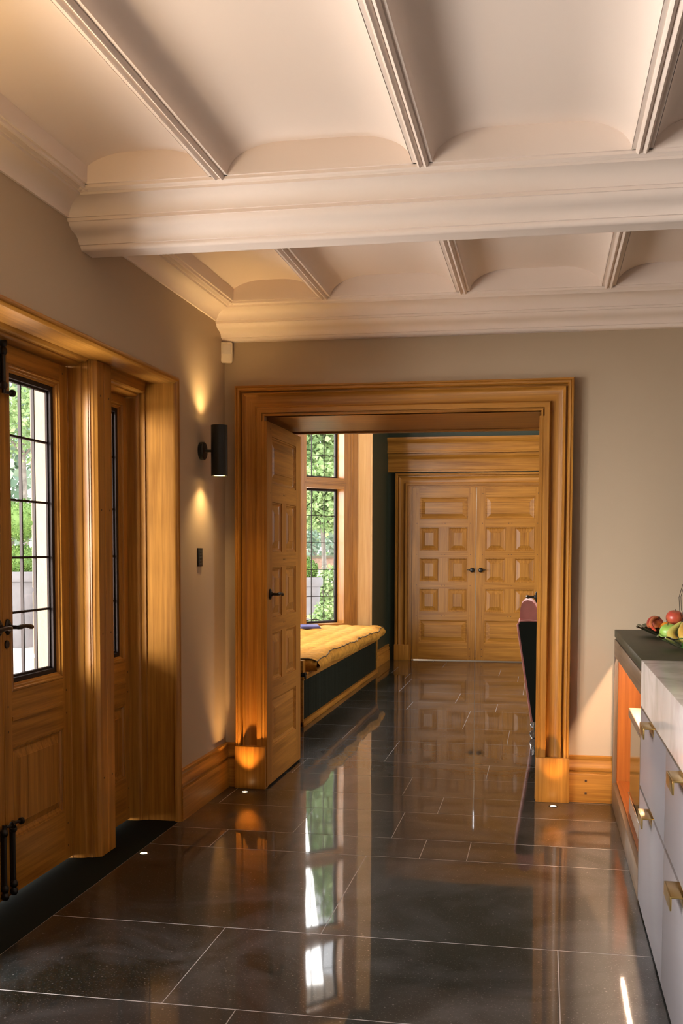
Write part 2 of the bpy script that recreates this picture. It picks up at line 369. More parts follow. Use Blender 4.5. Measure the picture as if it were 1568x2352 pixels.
st(ca.build('trim_5', [OZ, OX], smooth=30), 'oak moulded casing and lining of the wide doorway', 'door casing')
def plinth(name, x0, x1, label):
    return st(MB().cbox(x0, x1, 5.832, 5.90, 0, .246, .003).build(name, OZ), label, 'plinth block')
plinth('trim_6', -1.737, -1.556, 'oak plinth block at the left foot of the doorway casing')
plinth('trim_7', -.030, .151, 'oak plinth block at the right foot of the doorway casing')
SK = [(0, 0), (.030, 0), (.030, .150), (.027, .158), (.018, .162), (.018, .170), (.026, .174), (.028, .182), (.024, .196), (.017, .214), (.014, .232), (.018, .242), (.018, .252), (.012, .256), (0, .256)]
sk = MB().sweep([(-1.81+a, z) for a, z in SK], 1, 5.066, 5.90, closed=True)
st(sk.build('baseboard_left', OY, smooth=30), 'oak moulded skirting between glazed doors and corner', 'skirting board')
sb = MB().sweep([(5.90-a, z) for a, z in SK], 0, .151, .40, closed=True); sb.sweep([(5.90-a, z) for a, z in SK], 0, -1.81, -1.737, closed=True)
for z in (.045, .115): sb.cbox(.235, .247, 5.866, 5.8705, z, z+.012, .001, 1)
st(sb.build('baseboard_back', [OX, PEG], smooth=30), 'oak moulded skirting right and left of the wide doorway', 'skirting board')

# ------------------------------------------------------------------ panelled oak leaves
PR = [(0, 0), (-.004, 0), (-.006, -.006), (-.012, -.006), (-.018, -.013), (-.024, -.015)]
def raised(mb, M, u0, u1, v0, v1, s=1, bevel=.042):
    pr = PR+[(-.026, -.016), (-.026-bevel, -.004), (-.028-bevel, -.001)]
    mb.ring(M, u0, u1, v0, v1, pr, closed=True, mv=0, mh=0, cap=True)
ROWS = [(.222, .512), (.604, .898), (.976, 1.277), (1.358, 1.655), (1.748, 2.03)]
def lever(mb, M, u, v, w, d=1):
    # oval rose, spindle and tapered lever; w = out of the leaf
    for k in range(1):
        seg = 24; P = []
        for (sc, h) in ((1, 0), (1, .005), (.85, .009), (.45, .011), (.40, .016)):
            P.append([M(u+.021*sc*math.cos(2*PI*i/seg), v+.031*sc*math.sin(2*PI*i/seg), w+h) for i in range(seg)])
        for a, b in zip(P, P[1:]):
            for i in range(seg): mb.add([a[i], a[(i+1) % seg], b[(i+1) % seg], b[i]], [(0, 1, 2, 3)])
        mb.add(P[-1], [tuple(range(seg))])
    mb.tube([(u, v, w+.01), (u, v, w+.045)], .008, M=M)
    mb.tube([(u-d*.006, v, w+.048), (u+d*.012, v+.001, w+.052), (u+d*.035, v+.003, w+.054), (u+d*.06, v+.001, w+.054), (u+d*.085, v-.003, w+.052), (u+d*.105, v-.006, w+.05), (u+d*.112, v-.007, w+.05)],
            [.008, .010, .0075, .008, .0105, .009, .003], M=M)
def leaf(name, label, origin, ux, uy, Wd, cols, hu, hd, knob=False, H=2.10, T=.045):
    # leaf local: u along width, v up, w out of the seen face.  origin at base; ux, uy = 2D unit of width and of outward normal
    root = empty(name, origin, math.atan2(ux[1], ux[0])); st(root, label, 'door')
    sgn = 1 if (ux[0]*uy[1]-ux[1]*uy[0]) > 0 else -1
    M = lambda u, v, w: (u, sgn*w, v)
    fr = MB(); U = [0, *[c for p in cols for c in p], Wd]
    z0 = .012
    fr.box(0, cols[0][0], z0, H, -T, 0, 0, M); fr.box(cols[1][1], Wd, z0, H, -T, 0, 0, M)
    zr = [z0]+[z for r in ROWS for z in r]+[H]
    for k in range(0, len(zr), 2): fr.box(cols[0][0], cols[1][1], zr[k], zr[k+1], -T, 0, 1, M)
    for r in ROWS[1:4]: fr.box(cols[0][1], cols[1][0], r[0], r[1], -T, 0, 0, M)
    fr.box(cols[0][0], cols[1][1], zr[1], zr[-2], -T+.008, -T+.014, 0, M)
    mid = (cols[0][1]+cols[1][0])/2
    for k in range(1, 5):
        zc = (zr[2*k]+zr[2*k+1])/2
        for u in (cols[0][0]-.03, mid-.018, mid+.018, cols[1][1]+.03): fr.box(u-.004, u+.004, zc-.004, zc+.004, 0, .0006, 2, M)
    for zc in (.06, .15, 2.065):
        for u in (cols[0][0]-.03, cols[1][1]+.03): fr.box(u-.004, u+.004, zc-.004, zc+.004, 0, .0006, 2, M)
    fr.build('stiles_and_rails', [OZ, OX, PEG], root, smooth=0)
    for i, r in enumerate(ROWS):
        spans = [(cols[0][0], cols[1][1])] if i in (0, 4) else cols
        for a, b in spans:
            p = MB(); raised(p, M, a, b, r[0], r[1]); p.build('panel', OX if i in (0, 4) else OZ, root, smooth=12)
    if hu is not None:
        h = MB()
        if knob:
            seg_c = (hu, 1.128)
            h.tube([(hu, 1.128, 0), (hu, 1.128, .006)], .024, seg=20, M=M); h.tube([(hu, 1.128, .006), (hu, 1.128, .03)], .008, M=M)
            h.tube([(hu, 1.128, .03), (hu, 1.128, .036), (hu, 1.128, .05), (hu, 1.128, .060), (hu, 1.128, .063)], [.012, .026, .030, .022, .008], seg=20, M=M)
            h.tube([(hu, 1.128, .045), (hu+hd*.05, 1.130, .047), (hu+hd*.066, 1.130, .047)], [.007, .005, .003], M=M)
            h.build('door_knob', IRON, root)
        else:
            lever(h, M, hu, 1.120, 0, hd); h.build('lever_handle', IRON, root)
    return root
# the two open leaves folded against the reveals; width runs away from the camera
leaf('door_1', 'dark oak panelled door leaf folded open against the left reveal', (-1.55, 5.852, 0), (0, 1), (1, 0), .85, [(.12, .362), (.46, .725)], .068, 1)
leaf('door_2', 'oak panelled door leaf folded open against the right reveal, seen edge-on', (-.034, 5.852, 0), (0, 1), (-1, 0), .85, [(.12, .362), (.46, .725)], .068, 1)
leaf('door_3', 'left leaf of the closed oak double door at the far end', (-1.612, 13.12, 0), (1, 0), (0, -1), .783, [(.088, .335), (.443, .69)], .747, -1, True, H=2.142)
leaf('door_4', 'right leaf of the closed oak double door at the far end', (-.820, 13.12, 0), (1, 0), (0, -1), .783, [(.105, .36), (.463, .71)], .060, 1, True, H=2.142)

# ------------------------------------------------------------------ french doors on the left (room side looks along +X)
Mx = lambda x0: (lambda u, v, w: (x0+w, u, v))        # u=y, v=z, w out of face (+X)
def glazing(root, M, u0, u1, v0, v1, cols, rowsz, T, back=-.028, steel=.016):
    b = MB()   # moulded oak bead round the glass
    b.ring(M, u0, u1, v0, v1, [(0, .0), (-.004, .004), (-.010, .004), (-.013, -.002), (-.020, -.004), (-.022, -.010), (-.030, -.014), (-.030, back)], closed=True)
    b.build('glazing_bead', [OZ, OY], root)
    i0, i1, j0, j1 = u0+.03, u1-.03, v0+.03, v1-.03
    s = MB(); s.ring(M, i0, i1, j0, j1, [(0, back), (0, back+.010), (-.018, back+.008), (-.020, back-.004), (-.028, back-.004), (-.030, back-.012)], closed=True)
    i0 += .028; i1 -= .028; j0 += .028; j1 -= .028
    for c in cols: s.box(c-.004, c+.004, j0, j1, back-.016, back-.004, 0, M)
    for r in rowsz: s.box(i0, i1, r-.0045, r+.0045, back-.017, back-.003, 0, M)
    s.build('steel_casement', [LEADW, LEADW], root)
    gl = MB(); gl.box(i0-.002, i1+.002, j0-.002, j1+.002, back-.013, back-.009, 0, M); gl.build('glass_pane', GLASS, root)
def french(name, label, y0, y1, gy0, gy1, H, panels, hinge_lo, mid=None):
    root = st(empty(name), label, 'door' if name.startswith('door') else 'window'); X = -2.05; M = Mx(X); T = .05
    f = MB(); gz0, gz1 = .815, 2.095
    f.box(y0, gy0, .012, H, -T, 0, 0, M); f.box(gy1, y1, .012, H, -T, 0, 0, M)
    f.box(gy0, gy1, gz1, H, -T, 0, 1, M); f.box(gy0, gy1, .60, gz0, -T, 0, 1, M); f.box(gy0, gy1, .012, .225, -T, 0, 1, M)
    f.box(gy0, gy1, .22, .605, -T, -.03, 0, M)
    f.box(gy0, gy1, .70, .716, 0, .004, 1, M)
    for z in (.07, .17, .66, .76, 2.13):
        for y in (gy0-.03, gy1+.03): f.box(y-.004, y+.004, z-.004, z+.004, 0, .0006, 2, M)
    f.build('stiles_and_rails', [OZ, OY, PEG], root, smooth=0)
    cg0, cg1 = gy0+.058, gy1-.058
    n = 3 if gy1-gy0 > .3 else 2
    cols = [cg0+(cg1-cg0)*k/n for k in range(1, n)]
    glazing(root, M, gy0, gy1, gz0, gz1, cols, [1.122, 1.342, 1.572, 1.826], T)
    p = MB(); raised(p, M, gy0, gy1, .225, .60, bevel=.03); p.build('panel', OZ, root, smooth=12)
    return root, M
d5, M5 = french('door_5', 'right leaf of the glazed oak french doors, beside the mullion', 3.772, 4.362, 3.835, 4.290, 2.165, 1, True)
h = MB(); lever(h, M5, 3.808, 1.073, 0, 1); h.build('lever_handle', IRON, d5)
h = MB(); h.tube([(3.800, 1.006, 0), (3.800, 1.006, .005)], .016, seg=20, M=M5); h.build('keyhole_cover', IRON, d5)
def bolt(par, M, y, z0, z1, kz, nm='surface_bolt'):
    b = MB(); b.tube([(y, z0, .014), (y, z1, .014)], .0085, M=M); b.box(y-.006, y+.006, z0+.02, z1-.02, 0, .012, 0, M)
    for z in (z0+.03, z1-.03, (z0 if kz > z0+.1 else z1)): b.tube([(y, z-.014, .014), (y, z-.006, .014), (y, z+.006, .014), (y, z+.014, .014)], [.010, .015, .015, .010], M=M)
    b.tube([(y, kz, .014), (y+.018, kz, .022), (y+.03, kz, .026)], .006, M=M); b.tube([(y+.03, kz-.0, .026), (y+.034, kz, .027), (y+.043, kz, .030), (y+.047, kz, .031)], [.008, .014, .014, .006], seg=16, M=M)
    b.build(nm, IRON, par)
bolt(d5, M5, 3.805, .03, .31, .302); bolt(d5, M5, 3.785, 1.97, 2.16, 1.975)
d6, M6 = french('door_6', 'left leaf of the glazed oak french doors, cut by the picture edge', 3.178, 3.768, 3.250, 3.705, 2.165, 1, True)
h = MB(); lever(h, M6, 3.742, 1.073, 0, -1); h.build('lever_handle', IRON, d6)
bolt(d6, M6, 3.735, .03, .31, .302)
# fixed side light to the right of the mullion
w1, Mw = french('window_1', 'narrow glazed oak side light between mullion and wall', 4.600, 5.030, 4.700, 4.985, 2.125, 1, True)
# frame: hollow-chamfered jambs, mullion, head
def hollow(x0, x1, y, dy, n=8):
    # quarter hollow from (x0,y) to (x1,y+dy)
    return [(x0+(x1-x0)*math.sin(PI/2*k/n), y+dy*(1-math.cos(PI/2*k/n))) for k in range(n+1)]
fr = MB()
mul = [(-2.10, 4.364)]+[(-2.05, 4.364)]+hollow(-2.048, -1.99, 4.366, .016)+[(-1.985, 4.384), (-1.965, 4.384), (-1.963, 4.389), (-1.957, 4.389), (-1.955, 4.394), (-1.945, 4.396), (-1.94, 4.402), (-1.93, 4.408),
       (-1.93, 4.477), (-1.9325, 4.480), (-1.9325, 4.483), (-1.93, 4.486), (-1.93, 4.560), (-1.94, 4.568), (-1.965, 4.57), (-1.985, 4.575)]+[(-1.99, 4.58)]+[(-2.048, 4.597), (-2.10, 4.597)]
fr.sweep(mul, 2, 0, 2.198, closed=True)
for z in (.35, 1.0, 1.55, 2.05):
    for y in (4.44, 4.53): fr.box(-1.9302, -1.929, y-.004, y+.004, z-.004, z+.004, 2)
st(fr.build('trim_8', [OZ, OY, PEG], smooth=30), 'oak mullion post between french doors and side light', 'mullion')
fj = MB()
jr = [(-2.10, 5.034), (-2.05, 5.034)]+hollow(-2.046, -1.99, 5.036, .018)+[(-1.985, 5.056), (-1.965, 5.056), (-1.965, 5.062), (-1.955, 5.064), (-1.81, 5.064), (-1.81, 5.085), (-2.1, 5.085)]
fj.sweep(jr, 2, 0, 2.20, closed=True)
jl = [(x, 7.535-y) for x, y in jr]; fj.sweep(jl, 2, 0, 2.20, closed=True)
ml = [(x, 7.535-y) for x, y in mul]; fj.sweep(ml, 2, 0, 2.198, closed=True)
for y0, y1, zt in ((3.17, 4.366, 2.168), (4.59, 5.036, 2.128), (2.50, 2.945, 2.128)):
    hd = [(-2.10, zt), (-2.05, zt)]+[(x, z) for x, z in hollow(-2.048, -1.99, zt+.001, .016)]+[(-1.985, zt+.02), (-1.965, zt+.02), (-1.955, zt+.026), (-1.95, 2.2), (-2.10, 2.2)]
    fj.sweep([(x, z) for x, z in hd], 1, y0, y1, mi=1, closed=True)
fj.box(-2.10, -1.81, 2.45, 5.085, 2.20, 2.216, 1)
st(fj.build('trim_9', [OZ, OY], smooth=30), 'oak frame and lining around the glazed doors', 'door frame')
bead = [(0, -.005), (0, .014), (.003, .018), (.006, .022), (.012, .025), (.018, .024), (.024, .019), (.027, .010), (.027, -.001)]
st(MB().ring(Mx(-1.81), 2.485, 5.050, 0, 2.200, [(a-.0, w) for a, w in [(-.003, -.005), (-.003, .006), (0, .010)]+bead[2:]], closed=False).build('trim_10', [OZ, OY], smooth=40), 'oak bead edging the glazed door recess', 'door casing')
# masonry outside the glazed doors
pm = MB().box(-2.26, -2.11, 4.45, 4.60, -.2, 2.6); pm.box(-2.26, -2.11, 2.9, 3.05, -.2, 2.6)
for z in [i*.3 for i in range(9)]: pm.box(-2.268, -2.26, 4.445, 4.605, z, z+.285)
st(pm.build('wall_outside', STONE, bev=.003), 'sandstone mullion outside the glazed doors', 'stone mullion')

# ------------------------------------------------------------------ far room
FX = -1.92
wd = MB()
wd.box(FX-.2, FX, 6.74, 8.0, 0, 4.2); wd.box(FX-.2, FX-.001, 11.8255, 13.35, 0, 4.2); wd.box(FX-.2, FX, 8.0, 11.8, 3.95, 4.2)
st(wd.build('wall_left.001', GREENP), 'dark green painted wall beyond the window bay', 'wall')
wfar = MB().box(-2.1, -1.66, 13.17, 13.35, 0, 4.2); wfar.box(-1.66, 3.6, 13.17, 13.35, 2.155, 4.2); wfar.box(.02, 3.6, 13.17, 13.35, 0, 2.155)
st(wfar.build('wall_back.001', GREENP), 'dark green wall around the closed oak double door', 'wall')
st(MB().box(3.5, 3.6, 6.74, 13.3, 0, 1.4).box(3.5, 3.6, 6.74, 7.4, 1.4, 4.2).box(3.5, 3.6, 9.8, 13.3, 1.4, 4.2).box(3.5, 3.6, 7.4, 9.8, 3.8, 4.2).build('wall_right.001', PAINT), 'painted wall on the far side of the dining room', 'wall')
st(MB().box(-1.92, 3.6, 6.701, 6.745, 2.8, 4.2).box(.0405, 3.6, 6.701, 6.745, 0, 2.7999).box(-1.62, .04, 6.76, 6.765, 2.15, 2.8).box(-1.92, -1.6225, 6.701, 6.745, 0, 2.7999).build('wall_front.001', GREENP), 'dark green wall above the wide doorway, dining side', 'wall')
st(MB().box(-3.0, 3.6, 6.7, 13.35, 4.2, 4.3).build('ceiling.001', CEIL), 'plain plaster ceiling of the tall room beyond', 'ceiling')
casing('trim_11', Mb(13.17), -1.655, .03, .19, 2.150, 'oak moulded casing around the far double door', prof=[(a, w*.9) for a, w in CAS])
fp = MB().cbox(-1.832, -1.648, 13.10, 13.17, 0, .191, .003)
st(fp.build('trim_12', OZ), 'oak plinth block at the foot of the far door casing', 'plinth block')
en = MB()
def ent(z0, z1, p):
    return [(13.17, z0), (13.17-p, z0), (13.17-p, z0+.02), (13.17-p+.008, z0+.026), (13.17-p+.012, z1-.075), (13.17-p+.006, z1-.06), (13.17-p-.012, z1-.045), (13.17-p-.018, z1-.03), (13.17-p-.022, z1-.02), (13.17-p-.022, z1), (13.17, z1)]
en.sweep(ent(2.335, 2.56, .05), 0, -1.92, 3.5, closed=True); en.sweep(ent(2.562, 2.755, .11), 0, -1.92, 3.5, closed=True)
st(en.build('trim_13', OX, smooth=30), 'oak entablature boards above the far double door', 'oak cornice')
sk2 = MB().sweep([(FX+a, z*.75) for a, z in SK], 1, 11.8, 13.17, closed=True); sk2.sweep([(FX+a, z*.75) for a, z in SK], 1, 6.76, 7.95, closed=True)
st(sk2.build('baseboard_left.001', OY, smooth=30), 'oak skirting on the dark green wall', 'skirting board')
fb = MB().box(-1.6595, -1.615, 13.13, 13.34, 0, 2.153).box(-.034, .0195, 13.13, 13.34, 0, 2.153).box(-1.614, -.035, 13.13, 13.34, 2.144, 2.153)
st(fb.build('trim_15', OZ), 'oak lining of the far double door opening', 'door lining')
# bright room beyond the far doors shows through their meeting gap
st(MB().box(-2.1, 3.6, 14.6, 14.7, 0, 2.6).build('wall_back.002', PAINT), 'pale wall of the room behind the far doors', 'wall')
st(MB().box(-2.1, 3.6, 13.35, 14.7, -.05, 0).build('floor.001', FLOORM), 'dark stone floor behind the far doors', 'floor')
area('lamp_room_beyond', (-.8, 14.3, 2.3), (-.8, 13.4, 0), 1.5, .4, 10, (.95, .95, 1))

# bay window: canted far side (seen), centre and near side
def bay_face(name, label, A, ang, spans, tiers, L, ceil=3.95):
    # local: u along the face from A, normal (w) into the room
    root = st(empty(name, (A[0], A[1], 0), ang), label, 'window')
    M = lambda u, v, w: (u, w, v)
    f = MB()
    us = [0]+[x for s_ in spans for x in s_]+[L]
    D = -.17
    for k in range(0, len(us), 2): f.box(us[k], us[k+1], .40, ceil, D, 0, 0, M)
    for s0, s1 in spans:
        zs = [.40]+[z for t_ in tiers for z in t_]+[ceil]
        for k in range(0, len(zs), 2): f.box(s0, s1, zs[k], zs[k+1], D, 0, 1, M)
        for z in [(tiers[i][1]+tiers[i+1][0])/2 for i in range(len(tiers)-1)]:
            f.box(s0-.02, s1+.02, z-.012, z-.004, 0, .006, 1, M); f.box(s0-.02, s1+.02, z+.004, z+.012, 0, .006, 1, M)
    for k in range(0, len(us), 2):
        if us[k+1]-us[k] > .1:
            for q in (.35, .55): 
                c = us[k]+(us[k+1]-us[k])*q; f.box(c-.003, c+.003, .55, ceil, 0, .005, 0, M)
    f.build('oak_frame', [OZ, OX], root, smooth=0)
    s = MB(); gmb = MB()
    for s0, s1 in spans:
        for z0, z1 in tiers:
            s.ring(M, s0, s1, z0, z1, [(0, D+.02), (0, D+.032), (-.02, D+.030), (-.022, D+.02), (-.026, D+.018), (-.026, D)], closed=True)
            for k in (1, 2): c = s0+(s1-s0)*k/3; s.box(c-.0035, c+.0035, z0+.02, z1-.02, D+.006, D+.016, 0, M)
            n = max(2, round((z1-z0)/.29))
            for k in range(1, n): c = z0+(z1-z0)*k/n; s.box(s0+.02, s1-.02, c-.0035, c+.0035, D+.005, D+.017, 0, M)
            gmb.box(s0+.02, s1-.02, z0+.02, z1-.02, D+.009, D+.012, 0, M)
    s.build('steel_casement', [LEADW, LEADW], root); gmb.build('glass_pane', GLASS, root)
    return root, M
TI = [(.55, 2.05), (2.165, 2.93), (3.09, 3.80)]
R2 = math.sqrt(2)
w2, M2 = bay_face('window_2', 'leaded canted window of the bay seen through the doorway', (-2.07, 11.80), math.radians(225), [(.183, .680)], TI, .877)
# stays and hinges on the visible light
hk = MB()
for z in (1.46, .93):
    hk.box(.655, .60, z-.006, z+.006, -.145, -.13, 0, M2); hk.tube([(.64, z-.03, -.14), (.615, z-.02, -.135), (.625, z, -.135), (.615, z+.02, -.135), (.64, z+.03, -.14)], .005, M=M2)
hk.tube([(.60, .585, -.13), (.52, .60, -.10), (.44, .59, -.12)], .006, M=M2); hk.tube([(.64, .59, -.12), (.63, .63, -.10), (.61, .64, -.10)], .007, M=M2)
hk.build('casement_stay', IRON, w2)
w3, _ = bay_face('window_3', 'long leaded centre window of the bay, hidden by the open door', (-2.69, 11.18), math.radians(270), [(.10, .59), (.69, 1.18), (1.38, 1.87), (1.97, 2.46)], TI, 2.56)
w4, _ = bay_face('window_4', 'near canted window of the bay, hidden by the wall', (-2.69, 8.62), math.radians(315), [(.197, .694)], TI, .877)
jb = MB()
jb.box(-2.075, FX, 11.80, 11.825, 0, 3.95); jb.box(FX+.0001, FX+.02, 11.775, 11.802, .0, 3.97); jb.box(-1.928, -1.923, 11.797, 11.7995, 0, 3.94, 1); jb.box(-2.068, -2.062, 11.797, 11.7995, 0, 3.94, 1)
jb.box(-2.075, FX, 7.975, 8.0, 0, 3.95); jb.box(-2.8, FX, 7.95, 11.85, 3.951, 3.97)
st(jb.build('trim_14', [oak('lit_oak_z', 2, (.46, .24, .07), (.62, .37, .14)), PEG], bev=.002), 'oak lining board at the edge of the window bay, daylight put into its pale colour', 'window lining')  # lighter copy of the oak: strong daylight on the board put into the colour

# ------------------------------------------------------------------ window seat
ws = empty('window_seat', (-1.82, 9.83, 0)); tag(ws, 'long low window seat with oak rails and dark front panel in the bay', 'bench')
def L(o): o.location = (1.82, -9.83, 0); return o
b = MB(); b.box(-2.66, -1.84, 8.02, 11.70, 0, .40, 0); L(b.build('carcass', GREENP, ws))
b = MB(); b.cbox(-1.86, -1.812, 7.955, 11.705, .362, .402, .004); b.cbox(-1.86, -1.80, 7.955, 11.705, .404, .420, .004); b.cbox(-1.85, -1.82, 7.955, 7.985, .0, .362, .003); b.cbox(-1.85, -1.82, 11.68, 11.705, .0, .362, .003)
L(b.build('top_rail', OY, ws)); b = MB(); b.cbox(-1.86, -1.812, 7.955, 11.705, .0, .042, .004); L(b.build('bottom_rail', OY, ws))
CANE = plain('dark_woven_panel', (.009, .012, .006), .85, spec=.2, bump=.6, bscale=120)
b = MB()
for k in range(60): y = 7.99+k*.0615; b.box(-1.842, -1.836, y, y+.057, .045, .36)
L(b.build('front_panel', CANE, ws))
b = MB(); b.cbox(-2.0, -1.815, 7.94, 8.02, .425, .52, .004); L(b.build('end_block', OX, ws))
b = MB(); b.tube([(-1.83, 7.98, .385), (-1.80, 7.98, .385)], .016); b.cbox(-1.86, -1.80, 7.95, 8.0, .395, .425, .004); L(b.build('block_bracket', BLACK, ws))

def cushion(x0, x1, y0, y1, z0, z1):
    me = MB(); nx, ny = 40, 150; lx, ly = x1-x0, y1-y0
    rnd = random.Random(3)
    def edge(y): return .018*math.sin(y*4.1)+.012*math.sin(y*9.7+1)
    def top(i, j):
        u, v = i/nx, j/ny; x = x0+lx*u; y = y0+ly*v
        e = min(u, 1-u)*lx; e2 = min(v, 1-v)*ly
        h = z1
        rows_x = .5+.5*math.cos((x-x0)/lx*5*2*PI)
        tuft = .012*(1-rows_x)*0
        h += .010*abs(math.sin((x-x0)/lx*5*PI)) + .006*abs(math.sin(y*PI/.115))*(.5+.5*abs(math.sin((x-x0)/lx*5*PI+1.57)))+.003*math.sin(y*31+x*17)
        h -= .03*math.exp(-e/.03)*.55+.03*math.exp(-e2/.03)*.55
        h += .010*math.sin(y*2.1+1)*math.sin(x*3)
        return (x+edge(y)*max(0, (u-.5)*2)**2, y, h)
    g_ = [[top(i, j) for j in range(ny+1)] for i in range(nx+1)]
    vs = [p for r in g_ for p in r]; I = lambda i, j: i*(ny+1)+j
    me.add(vs, [(I(i, j), I(i+1, j), I(i+1, j+1), I(i, j+1)) for i in range(nx) for j in range(ny)])
    # front and end sides with vertical puckers
    def side(ps, nrm):
        n = len(ps); K = 7; out = []
        for q, (x, y, h) in enumerate(ps):
            for k in range(K+1):
                t = k/K; z = h-(h-z0)*t; bul = .022*math.sin(PI*min(1, t*1.05))+.004*math.sin(q*1.9)*(1-t)
                out.append((x+nrm[0]*bul, y+nrm[1]*bul, z))
        me.add(out, [(q*(K+1)+k, (q+1)*(K+1)+k, (q+1)*(K+1)+k+1, q*(K+1)+k+1) for q in range(n-1) for k in range(K)])
    side(g_[nx], (1, 0)); side(g_[0], (-1, 0)); side([r[0] for r in g_], (0, -1)); side([r[-1] for r in g_], (0, 1))
    return me, [Vector(p)+Vector((.004, 0, .004)) for p in g_[nx]], [Vector(r[0])+Vector((0, -.004, .003)) for r in g_], g_
CUSH = plain('mustard_cotton', (.50, .235, .035), .9, var=.25, vscale=20, bump=.3, bscale=90, spec=.2)
PIPE = plain('dark_piping', (.10, .06, .02), .8)
me, fe, ne, gg = cushion(-2.60, -1.745, 8.10, 11.66, .422, .525)
cu = empty('seat_cushion', (-2.17, 9.88, .42)); tag(cu, 'mustard yellow tufted mattress cushion lying on the window seat', 'cushion')
for o in (me.build('mattress', CUSH, cu, smooth=60), MB().tube(fe, .005, seg=6).tube(ne, .005, seg=6).build('piping', PIPE, cu)): o.location = (2.17, -9.88, -.42)

tcl = MB()
for k in range(3): tcl.cbox(-.11+.004*k, .11-.006*k, -.16, .16-.01*k, .008*k, .008*k+.0075, .003)
tag(tcl.build('folded_cloth', plain('blue_cloth', (.10, .10, .24), .9, var=.2), loc=(-2.44, 10.98, .547), rot=.3), 'small folded blue cloth at the back of the yellow seat cushion', 'cloth')
# ------------------------------------------------------------------ pink dining chair beyond the right jamb
PINK = plain('pink_velvet', (.72, .26, .22), .7, var=.12, vscale=10, sheen=.6)
BLKF = plain('black_fabric', (.012, .016, .010), .9)
ch = empty('dining_chair', (.17, 8.05, 0)); tag(ch, 'pink velvet dining chair with black outer shell, half hidden by the door jamb', 'chair')
def LC(o): o.location = (-.17, -8.05, 0); return o
side_p = [(-.072, .125), (-.178, .80), (-.182, .835), (-.165, .862), (-.10, .866), (.0, .86), (.08, .78), (.16, .66), (.42, .60), (.44, .56), (.42, .125)]
for y0, y1 in ((7.79, 7.84), (8.28, 8.33)):
    b = MB(); n = len(side_p); b.sweep([(x, z) for x, z in side_p], 1, y0, y1, closed=True)
    LC(b.build('side_wing', BLKF, ch, bev=.006))
    b = MB(); yy = y0 if y0 < 8 else y1; b.tube([(x, yy, z) for x, z in side_p[:7]], .007, seg=8); LC(b.build('piping', PINK, ch))
b = MB(); b.sweep([(-.082, .13), (-.188, .82), (-.175, .86), (-.13, .862), (-.04, .14)], 1, 7.80, 8.32, closed=True); LC(b.build('back_shell', PINK, ch, bev=.008))
b = MB(); b.sweep([(-.162, .80), (-.168, .88), (-.167, .94), (-.158, .982), (-.140, 1.004), (-.115, 1.012), (-.085, 1.006), (-.060, .985), (-.045, .95), (-.02, .80), (.0, .50), (-.10, .50)], 1, 7.86, 8.26, closed=True); LC(b.build('back_cushion', PINK, ch, bev=.006))
b = MB(); b.cbox(-.03, .42, 7.85, 8.27, .34, .48, .03); LC(b.build('seat', PINK, ch))
for x, y in ((-.055, 7.83), (.36, 7.83), (-.055, 8.28), (.36, 8.28)):
    b = MB(); b.tube([(x, y, .13), (x, y, .075)], .012); b.tube([(x-.003, y, .08), (x-.003, y, .06)], [.02, .022]); 
    b.lathe((x, y, .033), [(.004, -.014), (.028, -.014), (.033, -.008), (.033, .008), (.028, .014), (.004, .014)], 20, axis=1); LC(b.build('castor', CHROME, ch))

# ------------------------------------------------------------------ wall fittings
sc = empty('wall_sconce', (-1.81, 5.46, 1.90)); tag(sc, 'black cylinder up-and-down wall light glowing beside the doorway', 'wall light')
def sconce_parts(root):
    BULB = emis('lamp_face', (1, .62, .22), 9)
    b = MB(); b.tube([(0, 0, 0), (.012, 0, 0), (.022, 0, 0), (.026, 0, 0)], [.046, .048, .048, .044], seg=32); b.build('wall_plate', BLACK, root)
    b = MB(); b.tube([(.02, 0, 0), (.065, 0, 0)], .0075); b.build('arm', BLACK, root)
    b = MB(); r = .044; b.lathe((.105, 0, 0), [(r-.004, .125), (r-.003, .134), (r, .134), (r, -.134), (r-.003, -.134), (r-.004, -.125), ], 40)
    b.m = b.m[:-2]; b.f = b.f[:-2]
    b.lathe((.105, 0, 0), [(r-.004, .125), (r-.004, -.125)], 40); b.m = b.m[:-2]; b.f = b.f[:-2]
    b.build('cylinder_shade', BLACK, root)
    for s_ in (1, -1):
        b = MB(); b.lathe((.105, 0, s_*.129), [(0, -.002), (.036, -.002), (.0395, .002), (0, .002)], 32); b.build('lamp', BULB, root)
        x, y, z = root.location
        spot('sconce_beam', (x+.100, y, z+s_*.138), (x+.05, y, z+s_*1.2), 8, 122, 1, WARM, .012)
sconce_parts(sc)
sc2 = empty('wall_sconce', (-1.81, 2.08, 1.90)); tag(sc2, 'black cylinder wall light on the near side of the glazed doors', 'wall light'); sconce_parts(sc2)
spot('sconce_wash', (-1.68, 2.3, 2.03), (-1.45, 2.9, 2.8), 15, 120, 1, WARM, .05)
b = empty('wall_switch', (-1.81, 5.43, 1.334)); tag(b, 'slim black switch panel on the wall below the wall light', 'light switch')
q = MB(); q.cbox(0, .009, -.034, .034, -.049, .049, .002); q.build('plate', BLACK, b)
dots = MB()
for k in range(5): dots.cbox(.009, .0105, -.018, -.008, -.038+k*.017, -.030+k*.017, .001); dots.cbox(.009, .0105, .008, .018, -.038+k*.017, -.030+k*.017, .001)
dots.build('button', plain('grey_button', (.12, .12, .10), .5), b)
b = empty('motion_sensor', (-1.785, 5.86, 2.49)); tag(b, 'small white motion sensor in the wall corner under the cornice', 'motion sensor'); b.rotation_euler.z = math.radians(20)
q = MB(); q.cbox(-.034, .034, -.022, .022, -.058, .058, .010); q.build('housing', PLASTIC, b)
